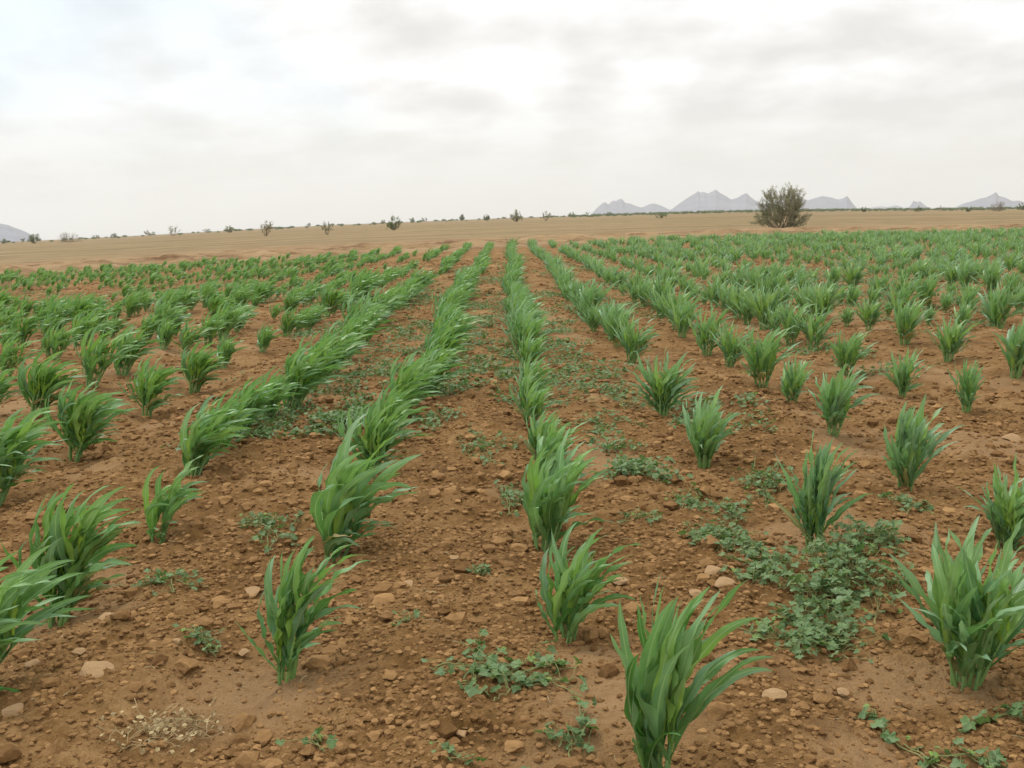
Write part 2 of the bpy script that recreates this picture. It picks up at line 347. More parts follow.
for s_ in MID:
    x, y = ground(*s_[:2]); PL.append([x, y, min(0.62, clump_h(*s_, x, y)), round((x - ROW0) / ROWD), None])
for p in PL:
    if p[4] is None and p[3] in (-2, -1, 0): p[2] *= 1.1
    if p[4] is not None and p[4][4] > .5 and p[1] > 5.2: p[2] *= 1.06
    if p[4] is None and (p[3] >= 1 or p[3] < -2): p[2] *= 1.05
for p in PL: HOLLOWS.append((p[0], p[1], 0.16, 0.03)) if p[1] < 7 else None
rr = np.random.default_rng(21)
last = {}
for p in PL: last[p[3]] = max(last.get(p[3], 0), p[1])
TANH = 0.56
for k in range(-44, 50):
    xr = ROW0 + ROWD * k
    if k in (-2, -1, 0): sp_ = .50
    elif k == 1: sp_ = .55
    elif k > 1: sp_ = .64
    else: sp_ = .62
    y = last[k] + sp_ if k in last else abs(xr) / TANH - 1.5 + rr.random()
    y = max(y, 2.5)
    while True:
        x = xr + rr.normal(0, 0.05 if -4 < k < 4 else 0.06) + 0.25 * (vnoise(np.array([y * .09]), np.array([k * .31]), 3)[0] - .5)
        if y > float(edge_y(x)) - 0.6: break
        gp = float(fbm(np.array([x * 0.5 + 40]), np.array([y * 0.28]), 2, 71)[0])
        if gp > (0.26 if k >= 2 else (.30 if k > -9 else .36)) or (-3 < k < 2 and gp > .22):
            h = np.clip(rr.normal(0.47, 0.10), .22, .68) * (0.8 + 0.4 * gp)
            PL.append([x, y, h, k, None])
        y += sp_ * (0.75 + 0.5 * rr.random()) * (1.25 if (k > 1 and y < 22) else 1.0)
def inframe(x, y, m=0.0):
    if y <= 0.5: return False
    z = zat(x, y) + 0.25 - CAM_H; v = Vector((x, y, z)); f_ = v.dot(_f)
    return abs(v.dot(_r) / f_ * F) < 512 + m and abs(v.dot(_u) / f_ * F) < 384 + m
cand = sorted([p for p in PL if p[4] is None and inframe(p[0], p[1], 8)], key=lambda p: p[1] - p[2] * 2)
IND = [p for p in PL if p[4] is not None]; IND += cand[:300 - len(IND)]
_s = set(map(id, IND)); REST = [p for p in PL if id(p) not in _s]

# ------------------------------------------------------------------ ground sheet
def build_ground():
    da = np.radians(np.concatenate([np.linspace(-40, 40, 760), np.linspace(40, 320, 130)[1:-1]]))
    def geo(a, b, q): return np.exp(np.linspace(math.log(a), math.log(b), max(2, int(math.log(b / a) / q))))[:-1]
    rad = np.concatenate([[0.02], geo(.25, 2.0, .06), geo(2.0, 8, .0036), geo(8, 90, .011), geo(90, 14000, .06), [14000]])
    A, Rr = np.meshgrid(da, rad); X = (Rr * np.sin(A)).ravel(); Y = (Rr * np.cos(A)).ravel()
    Z = height(X, Y); na, nr = len(da), len(rad)
    i = np.arange(nr - 1)[:, None] * na; j = np.arange(na)[None]; j2 = (j + 1) % na
    Fc = np.stack([i + j, i + na + j, i + na + j2, i + j2], -1).reshape(-1, 4)[:, ::-1]
    ed = edge_y(X) + 1.2 * (fbm(X * .3, Y * .3, 3, 61) - .5)
    infield = sstep(.8, -.3, Y - ed)
    bund = sstep(-.5, .5, Y - ed) * sstep(46, 26, Y - ed + 26 * (fbm(X * .05, Y * .12, 4, 62) - .5)) * sstep(90, 70, np.abs(X))
    crust = smooth_mask(X, Y) * infield * sstep(30, 15, np.hypot(X, Y))
    g = link('ground', mesh('ground', np.stack([X, Y, Z], 1), Fc, M_GROUND, None, np.stack([infield, bund, crust], 1), True))
    tag(g, 'red-brown ploughed field and tan dry plain beyond', kind='structure')
build_ground()

# ------------------------------------------------------------------ clods and stones
import bmesh
def lump(seed, sub=2, amp=0.28, flat=0.7, ang=0.5, npl=11):
    r = random.Random(seed); bm = bmesh.new(); bmesh.ops.create_icosphere(bm, subdivisions=sub, radius=1.0)
    pl = [(Vector((r.gauss(0, 1), r.gauss(0, 1), r.gauss(0, 1))).normalized(), r.uniform(.5, .92)) for _ in range(npl)]
    for v in bm.verts:
        for n, d in pl:
            q = v.co.dot(n)
            if q > d: v.co -= n * (q - d) * ang * 1.6
        v.co *= 1 + r.uniform(-amp, amp) * .35; v.co.z *= flat
    bm.verts.ensure_lookup_table()
    V = np.array([v.co[:] for v in bm.verts]); Fc = np.array([[v.index for v in f.verts] for f in bm.faces]); bm.free()
    return V, Fc, np.zeros((len(V), 2)), np.zeros((len(V), 3))
def clods():
    r = np.random.default_rng(5)
    pr = [lump(i, 1, .7, .8, .6) for i in range(5)] + [lump(20 + i, 2, .45, .75, .6) for i in range(5)]
    def batch(n, r0, r1, s0, s1, pw, a=34):
        R = np.sqrt(r.uniform(r0 ** 2, r1 ** 2, n)); T = np.radians(r.uniform(-a, a, n)); X = R * np.sin(T); Y = R * np.cos(T)
        keep = r.random(n) > 0.82 * smooth_mask(X, Y); keep &= r.random(n) < (0.30 + 1.1 * fbm(X * 1.7, Y * 1.7, 2, 81))
        X, Y = X[keep], Y[keep]; s = s0 + (s1 - s0) * r.random(len(X)) ** pw
        Z = height(X, Y) + s * .12; return X, Y, Z, s
    B = [batch(52000, 2.2, 5.2, .003, .020, 3.2), batch(30000, 4.8, 9, .005, .025, 3.0), batch(5200, 2.3, 10, .014, .055, 2.8), batch(22000, 8.5, 20, .010, .045, 3.2), batch(14000, 19, 42, .02, .07, 3)]
    X, Y, Z, s = (np.concatenate(q) for q in zip(*B))
    tone = np.clip(r.normal(.50, .24, len(X)), 0, 1)
    acc = instance(pr, X, Y, Z, s, r.random(len(X)) * 2 * pi, r, colv=np.stack([tone, tone, tone], 1), flat=r.uniform(.6, 1.1, len(X)))
    tag(link('soil_clods', acc.mesh('soil_clods', M_CLOD)), 'crumbly red-brown soil clods all over the tilled ground', 'soil', kind='stuff')
clods()
STONES = [(97, 696, 36, 'largest flat pale stone, lower left beside the dry weed litter'), (16, 730, 28, 'pale angular stone at the left edge near the bottom'),
 (110, 630, 25, 'long narrow pale stone tilted on clods below the bushy clump'), (85, 632, 15, 'small pale stone just left of the long narrow one'),
 (62, 644, 12, 'small round pale stone left of two tilted pale stones'), (34, 671, 16, 'blocky pale stone near the blades at the left edge'),
 (80, 666, 13, 'small flat pale stone above the largest flat stone'), (134, 705, 22, 'reddish flat stone touching the right side of the largest stone'),
 (178, 656, 16, 'pale stone left of the tiny weed sprig'), (775, 703, 26, 'flat tilted pale stone right of the frontmost clump'),
 (712, 577, 20, 'long thin pale stone on soil left of the vines'), (724, 588, 24, 'pale slab leaning on clods below the long thin stone'),
 (695, 596, 14, 'pale stone at the foot of the leaning slab'), (843, 687, 14, 'small pale stone in front of the lower vine patch'),
 (769, 640, 15, 'brown rounded stone left of the lower vine patch'), (482, 627, 16, 'brown rounded stone on the furrow left of the middle row'),
 (620, 580, 17, 'pale blocky stone right of the second middle-row clump'), (408, 596, 15, 'small triangular pale stone in the furrow left of middle'),
 (453, 565, 13, 'small flat pale stone alone in the furrow'), (462, 741, 15, 'rounded pale stone in the clods below the creeping vine'),
 (252, 594, 18, 'pale rounded stone behind the thin clump on crust'), (243, 654, 15, 'pale stone embedded in the smooth crust'),
 (1003, 392, 20, 'flat pale stone right of the small dark clump'), (1010, 441, 18, 'pale slab at the right edge among flat stones'),
 (870, 418, 18, 'dark-edged slab right of the ragged clump'), (1000, 648, 16, 'brown stone half buried right of the widest clump')]
for i, (px, py, wp, lab) in enumerate(STONES):
    x, y = ground(px, py); D = sqrt(x * x + y * y + CAM_H ** 2); V, Fc, U, C = lump(100 + i, 3, .06, .34, .625, 18); V = V.copy()
    rs = random.Random(i); V[:, 0] *= 1.0; V[:, 1] *= rs.uniform(.75, 1.0); hw = wp / F * D / 2; V *= hw
    a = rs.uniform(-.5, .5); V = V @ np.array([[cos(a), sin(a), 0], [-sin(a), cos(a), 0], [0, 0, 1]]); tl = rs.uniform(.05, .3)
    V[:, 2] += -V[:, 1] * -tl
    t_ = .35 if 'brown' in lab or 'reddish' in lab or 'dark' in lab else .7
    o = link('stone', mesh('stone', V, Fc, M_STONE if t_ > .5 else M_CLOD, U, np.full((len(V), 3), t_)), None, (x, y, zat(x, y) + hw * .22 + .006))
    tag(o, lab, 'stone', 'stones lying on the soil')

# ------------------------------------------------------------------ sorghum
def blade(acc, base, az, el0, L, wd, wind, droop, segs, nc, rng, tone, young, wax, fold=0.55, rip=0.10, twist=0.0):
    n = segs + 1; P = np.zeros((n, 3)); Sd = np.zeros((n, 3)); p = np.array(base, float)
    d = np.array([cos(az) * cos(el0), sin(az) * cos(el0), sin(el0)]); s = np.array([-sin(az), cos(az), 0.0]); st = L / segs
    Nn = np.zeros((n, 3)); wv = np.array([1.0, 0.25, 0.0])
    for i in range(n):
        t = i / segs; P[i] = p
        s = s - d * s.dot(d); s /= np.linalg.norm(s) + 1e-9; nn = np.cross(d, s)
        ca, sa = cos(twist * t), sin(twist * t); Sd[i] = s * ca + nn * sa; Nn[i] = -s * sa + nn * ca
        Nn[i] = np.cross(Sd[i], d)
        d = d + (wind * wv * (0.25 + t) + np.array([0, 0, -droop * (.35 * t + 1.5 * t ** 3)])) * (1.9 / segs); d /= np.linalg.norm(d); p = p + d * st
    t = np.linspace(0, 1, n)
    pr = np.where(t < .4, .42 + .58 * np.sin(t / .4 * pi / 2), np.clip((1 - t) / .6, 0, 1) ** .72); pr[-1] = .02
    u = np.linspace(-1, 1, nc); fd = fold * (1 - .75 * t); hw = wd / 2 * pr
    ph = rng.uniform(0, 6.28, 2); fr = rng.uniform(2.2, 4.2)
    side = np.where(u[None] < 0, np.sin(2 * pi * fr * t + ph[0])[:, None], np.sin(2 * pi * fr * t * 1.13 + ph[1])[:, None]) * (u[None] ** 2)
    up = (np.abs(u)[None] * np.sin(fd)[:, None] + rip * 3.0 * side * np.minimum(t * 3, 1)[:, None]) * hw[:, None]
    lat = u[None] * np.cos(fd)[:, None] * hw[:, None]
    V = (P[:, None] + Sd[:, None] * lat[..., None] - Nn[:, None] * -up[..., None] * -1).reshape(-1, 3)
    U = np.stack([np.tile((u + 1) / 2, n), np.repeat(t, nc)], 1)
    i = np.arange(segs)[:, None] * nc; j = np.arange(nc - 1)[None]
    Fc = np.stack([i + j, i + j + 1, i + nc + j + 1, i + nc + j], -1).reshape(-1, 4)
    young_glow = np.clip(young * (1.2 - 1.15 * t), 0, 1); C = np.stack([np.full(n, tone), young_glow, np.full(n, wax)], 1)  # young tint towards the base, also standing in for light glowing through the blade
    acc.add(V, Fc, U, np.repeat(C, nc, 0))
def make_clump(seed, nst, wind, spread, segs=11, nc=5, lpt=(5, 7), waxy=0.3, lod=0, wk=1.0):
    """returns list of (stalk Acc, leaves Acc); unit height"""
    r = np.random.default_rng(seed); out = []; pal = r.uniform(0, 2 * pi); zmax = 0
    for k in range(nst):
        sa, la = Acc(), Acc(); a = 2 * pi * k / nst + r.uniform(-.5, .5); rad = (0.02 + 0.05 * r.random()) * (1 if nst > 1 else .2) * (.7 + .5 * spread)
        b = np.array([cos(a) * rad, sin(a) * rad, -.06]); lean = r.uniform(.06, .30) * spread; H = r.uniform(.24, .50)
        if k == 0: H = .5; lean *= .4
        dirv = np.array([cos(a) * lean + wind * .22, sin(a) * lean + wind * .05, 1.0]); m = 4 if lod else 7; tt = np.linspace(0, 1, m)
        bend = np.array([wind * .12, wind * .02, 0]); P = b + dirv * (H + .06) * tt[:, None] + bend * (tt ** 2)[:, None] * H
        tube(sa, P, np.linspace(.017, .010, m) * r.uniform(.8, 1.25), 3 if lod else 6, (r.uniform(.3, .9), r.uniform(0, .25), r.uniform(.1, .5)))
        pa = pal + r.uniform(-.9, .9); nl = int(r.integers(lpt[0], lpt[1] + 1))
        for q in range(nl):
            f = q / (nl - 1); pos = P[0] + (P[-1] - P[0]) * (.40 + .60 * f) ; pos = np.array([np.interp(.40 + .6 * f, tt, P[:, c]) for c in range(3)])
            az = pa + pi * (q % 2) + r.uniform(-.45, .45); el = radians(min(84, 42 + 38 * f + 42 * max(0, .9 - spread) + r.uniform(-10, 10))); L = (.40 + .40 * sin(pi * min(1, .25 + .62 * f))) * r.uniform(.8, 1.18)
            if f == 1: el = radians(86); L *= .75
            if f == 0: L *= .75
            wd = wk * (.056 + .058 * sin(pi * (.12 + .62 * f))) * r.uniform(.85, 1.15)
            yg = 0.0
            if f == 1: yg = r.uniform(.5, 1.0); wd *= .75
            elif f > .45: yg = r.uniform(.1, .7)  # upper blades: translucent glow painted as yellow-green
            blade(la, pos, az, el, L, wd, wind * r.uniform(.65, 1.35) * (1.0 if f < 1 else .6), r.uniform(.35, 1.25) * (1.25 - .5 * f), segs, nc, r,
                  (-.6 if f == 0 and r.random() < .22 else np.clip(r.normal(.16 + .45 * f, .20), 0, 1)), yg, float(np.clip(r.normal(waxy, .25), 0, 1)), r.uniform(.35, .75), r.uniform(.10, .26), r.normal(0, 1.0))  # lower blades get a darker tone: shade inside the clump put into the colour
        out.append((sa, la))
    zm = max(np.percentile(np.vstack(l.V)[:, 2], 98) for _, l in out)
    for sa, la in out:
        for ac in (sa, la): ac.V = [v / zm for v in ac.V]
    return out
ONES = ['', 'first', 'second', 'third', 'fourth', 'fifth', 'sixth', 'seventh', 'eighth', 'ninth', 'tenth', 'eleventh', 'twelfth', 'thirteenth', 'fourteenth',
        'fifteenth', 'sixteenth', 'seventeenth', 'eighteenth', 'nineteenth']
TENS = {2: ('twentieth', 'twenty'), 3: ('thirtieth', 'thirty'), 4: ('fortieth', 'forty')}
def ordw(n):
    if n < 20: return ONES[n]
    t, o = divmod(n, 10); return TENS[t][0] if o == 0 else TENS[t][1] + '-' + ONES[o]
GROUP = 'sorghum clumps growing in rows across the field'
def merged(parts):
    A, B = Acc(), Acc()
    for s_, l_ in parts:
        for src, dst in ((s_, A), (l_, B)):
            V, Fc, U, C = src.arrays(); dst.add(V, Fc, U, C)
    return A, B
def windof(k, r): return float(np.clip({True: .78, False: .27}[k < 0] + (.2 if k == 0 else 0) + r.normal(0, .08), .1, 1.0))
def wax_sheen_of(k): return .3 if k < -1 else (.45 if k < 1 else .75)  # more on the right rows, whose bluish highlights are put into the tint
for i, p in enumerate([p for p in IND if p[4]]):
    x, y, h, k, s_ = p
    t = thing('sorghum_plant', s_[6], 'crop plant', (x, y, zat(x, y)), 0, h, GROUP)
    for sa, la in make_clump(500 + i, s_[3] + 1, s_[4] * 1.1, s_[5], 16, 7, (6, 8), wax_sheen_of(k), wk=.90):
        st = link('stalk', sa.mesh('stalk', M_STALK, True), t); link('leaves', la.mesh('leaves', M_LEAF, True), st)
PRO = {}
for ci, (wn, wx) in enumerate(((.30, .8), (.70, .55), (1.05, .32))):
    for j in range(8):
        A, B = merged(make_clump(900 + ci * 20 + j, 8 + j % 4, wn, 1.12, 9, 3, (5, 7), wx, wk=.78))
        PRO[ci, j] = (A.mesh('stalks', M_STALK, True), B.mesh('leaves', M_LEAF, True), A, B)
ri = np.random.default_rng(77)
order = {}
for k in sorted(set(p[3] for p in IND)):
    for q, p in enumerate(sorted([p for p in IND if p[3] == k], key=lambda p: p[1])): order[id(p)] = q + 1
def catof(k): return 0 if k >= 1 else (1 if k == 0 else 2)
first = {}
for p in IND:
    if p[4]: continue
    x, y, h, k, _ = p; n = order[id(p)]
    if k == 0: lab = f'sorghum clump {ordw(n)} from the front in the middle row of the field'
    else: lab = f'sorghum clump {ordw(n)} from the front in the {ordw(abs(k))} row {"right" if k > 0 else "left"} of the middle row'
    A, B, _a, _b = PRO[catof(k), int(ri.integers(0, 8))]
    key = A.name
    t = thing('sorghum_plant', lab, 'crop plant', (x, y, zat(x, y)), ri.uniform(-.45, .45), h, GROUP)
    if key not in first: first[key] = (link('stalks', A, t), link('leaves', B, t))
    else:
        for o in first[key]:
            c = o.copy(); COL.objects.link(c); c.parent = t
def rest_rows():
    r = np.random.default_rng(31)
    lo = {}
    for ci, (wn, wx) in enumerate(((.30, .8), (.70, .55), (1.05, .32))):
        lo[ci] = []
        for j in range(8):
            A, B = merged(make_clump(1500 + ci * 20 + j, 6 + j % 3, wn, 1.0, 5, 2, (5, 6), wx, 1, wk=.8))
            V, Fc, U, C = B.arrays(); C = C.copy(); U = U.copy(); U[:, 0] = .3; lo[ci].append((V, Fc, U, C))
    acc = Acc()
    for ci in range(3):
        for nearby in (True, False):
            q = [p for p in REST if catof(p[3]) == ci and (p[1] < 14) == nearby]
            if not q: continue
            P = np.array([(p[0], p[1], p[2]) for p in q]); Z = height(P[:, 0], P[:, 1], False)
            pr = [PRO[ci, j][3].arrays() for j in range(8)] if nearby else lo[ci]
            a = instance(pr, P[:, 0], P[:, 1], Z, P[:, 2] * np.where(P[:, 1] > 22, np.where(P[:, 0] < -4, .70, .88), 1.0), r.uniform(-.5, .5, len(q)), r); acc.add(*a.arrays())
    tag(link('distant_crop_rows', acc.mesh('distant_crop_rows', M_LEAF)), 'far rows of young sorghum merging into a green band', 'crop', kind='stuff')
rest_rows()

# ------------------------------------------------------------------ creeping vines between the rows
def vine_leaf(acc, c, az, pitch, roll_, s, rng, tone, young, wax, nout=15):
    th = np.linspace(-pi * .86, pi * .86, nout); lob = 1 + .20 * np.cos(5 * th) + .05 * rng.normal(size=nout)
    rad = s * lob * (.80 + .22 * np.cos(th)); X = rad * np.cos(th); Y = rad * np.sin(th)
    Z = -.25 * s * (np.hypot(X, Y) / s) ** 2 * rng.uniform(.2, 1.2) + .10 * s * np.cos(5 * th + 1) + .16 * np.abs(Y)
    V = np.vstack([[0, 0, 0], np.stack([X, Y, Z], 1)])
    cr, sr, cp, sp, ca, sa = cos(roll_), sin(roll_), cos(pitch), sin(pitch), cos(az), sin(az)
    V = V @ np.array([[1, 0, 0], [0, cr, sr], [0, -sr, cr]]) @ np.array([[cp, 0, -sp], [0, 1, 0], [sp, 0, cp]]) @ np.array([[ca, sa, 0], [-sa, ca, 0], [0, 0, 1]]) + c
    k = len(V); Fc = np.stack([np.zeros(k - 2, int), np.arange(1, k - 1), np.arange(2, k)], 1)
    U = np.vstack([[.5, 0], np.stack([.5 + Y / s * .45, X / s], 1)])
    acc.add(V, Fc, U, (tone, young, wax))
def make_vine(rng, path, nleaf, lw, sz, up):
    """path: list of runner polylines (world x,y); returns runner and leaf accumulators"""
    ra, la = Acc(), Acc()
    for P in path:
        P = np.array(P); t = np.linspace(0, 1, 14); xy = np.stack([np.interp(t, np.linspace(0, 1, len(P)), P[:, c]) for c in (0, 1)], 1)
        xy += np.cumsum(rng.normal(0, .006, xy.shape), 0) * min(1, sz * 25); z = height(xy[:, 0], xy[:, 1]) + .006 + .012 * rng.random(14)
        Q = np.column_stack([xy, z]); tube(ra, Q, .0022 + .0008 * rng.random(), 4)
        for _ in range(nleaf):
            i = rng.uniform(0, 13); b = np.array([np.interp(i, np.arange(14), Q[:, c]) for c in range(3)])
            off = rng.normal(0, lw, 2); tip = np.array([b[0] + off[0], b[1] + off[1], 0]); hg = up * rng.random() ** 1.3 + .012
            tip[2] = max(float(height(tip[0:1], tip[1:2])[0]), b[2] - .02) + hg
            mid = (b + tip) / 2 + np.array([0, 0, hg * .35]); tube(ra, [b, mid, tip], .0012, 3)
            s = sz * rng.uniform(.55, 1.2); yg = rng.uniform(.5, 1) if rng.random() < .13 else 0.0
            if yg: s *= .6
            vine_leaf(la, tip, rng.uniform(0, 2 * pi), rng.normal(.15, .35), rng.normal(0, .4), s, rng, float(np.clip(rng.normal(.5, .25), 0, 1)), yg, float(np.clip(rng.normal(.45, .3), 0, 1)))
    return ra, la
def patch_paths(rng, px, py, wp, hp, n):
    out = []
    for _ in range(n):
        a = rng.uniform(0, 2 * pi); q = []
        for f in (rng.uniform(0, .25), rng.uniform(.35, .6), rng.uniform(.8, 1)):
            q.append(ground(px + cos(a) * wp / 2 * f, py + sin(a) * hp / 2 * f)); a += rng.normal(0, .35)
        out.append(q)
    return out
VG = 'creeping vines on the soil'
VINES = [  # px, py, width, height, runners, leaves per runner, leaf size, rise, label
 (505, 682, 150, 62, 11, 8, .026, .035, 'sprawling grey-green creeping vine on clods below the second middle-row clump'),
 (572, 738, 30, 60, 4, 5, .025, .03, 'small grey-green vine tuft left of the frontmost clump'),
 (845, 582, 128, 78, 26, 17, .024, .10, 'dense dark-green vine mound between the upright narrow and widest clumps'),
 (808, 634, 125, 46, 15, 13, .023, .04, 'grey-green vine mat in front of the dense dark vine mound'),
 (725, 538, 78, 36, 15, 12, .021, .045, 'round low vine mat on the soil left of the upright clump'),
 (762, 568, 78, 38, 11, 12, .022, .04, 'bright-tipped vine mat joining the round mat to the dark mound'),
 (733, 505, 30, 24, 7, 9, .020, .05, 'small rounded vine tuft behind the round low mat'),
 (762, 482, 52, 36, 11, 12, .021, .05, 'vine mat at the right foot of the pale fan-shaped clump'),
 (695, 500, 52, 24, 8, 8, .019, .03, 'thin scattered vine below the pale fan-shaped clump'),
 (274, 530, 66, 38, 10, 9, .021, .04, 'grey-green vine tuft left of the large wind-bent clump'),
 (172, 588, 60, 24, 7, 7, .021, .03, 'small flat weed right of the bushy wind-bent clump'),
 (203, 648, 36, 24, 5, 6, .019, .03, 'tiny weed sprig at the edge of the smooth crust'),
 (410, 638, 20, 12, 3, 4, .018, .03, 'tiny yellow-green weed left of the sprawling vine'),
 (481, 580, 22, 12, 4, 5, .017, .02, 'tiny round weed alone in the furrow'),
 (489, 448, 62, 34, 11, 10, .020, .04, 'vine mat left of the half-hidden middle-row clump'),
 (505, 497, 44, 28, 8, 8, .020, .03, 'thin vine at the left foot of the bright middle-row clump'),
 (600, 398, 95, 34, 18, 13, .022, .05, 'wide dense vine mat left of the pale-tipped clump'),
 (610, 428, 70, 18, 9, 9, .020, .03, 'flat vine strip in front of the wide dense vine mat'),
 (640, 522, 40, 22, 5, 5, .019, .03, 'thin weed on bare soil between middle row and vine mats'),
 (900, 520, 60, 20, 7, 8, .019, .03, 'sparse vine right of the upright narrow clump'),
 (880, 556, 36, 26, 6, 10, .022, .07, 'vine shoots climbing the left side of the widest clump'),
 (318, 762, 22, 14, 3, 4, .018, .03, 'tiny weed at the bottom edge left of centre'),
 (458, 764, 20, 16, 3, 4, .018, .03, 'tiny bright weed at the bottom edge below the sprawling vine')]
for i, (px, py, wp, hp, nr, nl, sz, up, lab) in enumerate(VINES):
    rng = np.random.default_rng(300 + i); x, y = ground(px, py)
    ra, la = make_vine(rng, patch_paths(rng, px, py, wp * 1.12, hp * 1.12, int(nr * 1.25)), nl, sz * 1.6, sz, up)
    o = Vector((x, y, zat(x, y))); t = thing('creeping_vine', lab, 'weed', o, 0, 1, VG)
    for ac, nm, mt in ((ra, 'runners', M_RUNNER), (la, 'leaves', M_WEED)):
        ac.V = [v - np.array(o) for v in ac.V]; link(nm, ac.mesh(nm, mt), t)
for i, (pts, lab) in enumerate((([(872, 700), (885, 722), (915, 735), (945, 758), (975, 785)], 'long single vine runner with spaced leaves crossing the lower right corner'),
                               ([(962, 718), (985, 712), (1015, 715), (1045, 730)], 'short leafy vine runner coming in from the right edge near the bottom'),
                               ([(925, 745), (970, 752), (1010, 765), (1040, 772)], 'vine runner along the bottom right corner with broad grey leaves'))):
    rng = np.random.default_rng(400 + i); P = [ground(*q) for q in pts]; x, y = P[0]
    ra, la = make_vine(rng, [P, P[:3] if i else P], 11, .022, .027, .03); o = Vector((x, y, zat(x, y))); t = thing('creeping_vine', lab, 'weed', o, 0, 1, VG)
    for ac, nm, mt in ((ra, 'runners', M_RUNNER), (la, 'leaves', M_WEED)):
        ac.V = [v - np.array(o) for v in ac.V]; link(nm, ac.mesh(nm, mt), t)
def weed_cover():
    r = np.random.default_rng(88); la = Acc(); pr = []
    for j in range(10):
        a = Acc()
        for _ in range(9):
            vine_leaf(a, np.array([r.normal(0, .055), r.normal(0, .055), .012 + .05 * r.random()]), r.uniform(0, 6.28), r.normal(.15, .35), r.normal(0, .4), .019 * r.uniform(.6, 1.2), r,
                      float(np.clip(r.normal(.5, .25), 0, 1)), .6 if r.random() < .1 else 0, float(np.clip(r.normal(.5, .3), 0, 1)), 9)
        pr.append(a.arrays())
    n = 60000; Y = 6.0 + 32 * r.random(n) ** 1.4; X = r.uniform(-.55, .6, n) * Y
    d = fbm(X * .55 + 7, Y * .38 + 3, 3, 91) + .19 * np.exp(-((X - 1.0) / 1.4) ** 2) * (Y < 24) + .13 * np.exp(-((X + 1.4) / .45) ** 2) + .11 * np.exp(-((X + .4) / .4) ** 2)
    k = (d > .60) & (r.random(n) < .62 * sstep(.56, .74, d) + .03) & (fbm(X * 3.1, Y * 2.3, 3, 97) > .47)
    k &= ~((X > 1.9) & (Y < 10)); k &= ~((np.abs(X) < 6) & (Y < 7.5) & (X < .5))
    X, Y = X[k], Y[k]; Z = height(X, Y)
    acc = instance(pr, X, Y, Z, r.uniform(.7, 1.35, len(X)), r.random(len(X)) * 6.28, r)
    tag(link('weed_cover', acc.mesh('weed_cover', M_WEED)), 'low grey-green weeds matted between the crop rows', 'weeds', kind='stuff')
weed_cover()
def dry_litter():
    r = np.random.default_rng(12); x0, y0 = ground(165, 735); o = Vector((x0, y0, zat(x0, y0))); st, lf = Acc(), Acc()
    for _ in range(70):
        a = r.normal(.4, .9); c = r.normal(0, 1, 2) * (.075, .055); L = r.uniform(.04, .13); t = np.linspace(-.5, .5, 6)
        P = np.stack([c[0] + cos(a) * L * t + r.normal(0, .004, 6), c[1] + sin(a) * L * t + r.normal(0, .004, 6), np.zeros(6)], 1)
        P[:, 2] = height(P[:, 0] + x0, P[:, 1] + y0) - o.z + .012 + .02 * r.random() + .015 * np.sin(t * 4 + r.random()); tube(st, P, .0011, 3)
    for _ in range(130):
        c = np.array([*(r.normal(0, 1, 2) * (.09, .06)), 0]); c[2] = float(height(c[0:1] + x0, c[1:2] + y0)[0]) - o.z + .01 + .03 * r.random()
        vine_leaf(lf, c, r.uniform(0, 6.28), r.normal(0, .6), r.normal(0, .6), r.uniform(.006, .012), r, .5, 0, .2, 7)
    t = thing('dry_weed_litter', 'heap of dry straw-coloured weed stems and curled leaves on the soil at lower left', 'dry weed', o)
    link('stems', st.mesh('stems', M_STRAW), t); link('leaves', lf.mesh('leaves', M_STRAW), t)
dry_litter()

def straw_bits():
    r = np.random.default_rng(55); pr = []
    for j in range(6):
        a = Acc(); t = np.linspace(-.5, .5, 5); P = np.stack([t, .12 * np.sin(t * r.uniform(2, 6) + r.random() * 3), .05 + .06 * np.sin(t * 5 + r.random() * 6)], 1)
        tube(a, P, .022 + .012 * r.random(), 3); pr.append(a.arrays())
    n = 900; R = np.sqrt(r.uniform(2.2 ** 2, 9 ** 2, n)); T = np.radians(r.uniform(-34, 34, n)); X, Y = R * np.sin(T), R * np.cos(T)
    k = fbm(X * 1.3 + 9, Y * 1.3, 3, 95) > .5; X, Y = X[k], Y[k]
    acc = instance(pr, X, Y, height(X, Y) + .004, r.uniform(.02, .075, len(X)), r.random(len(X)) * 6.28, r)
    tag(link('straw_litter', acc.mesh('straw_litter', M_STRAW)), 'short bits of dry straw strewn over the tilled soil', 'straw', kind='stuff')
straw_bits()

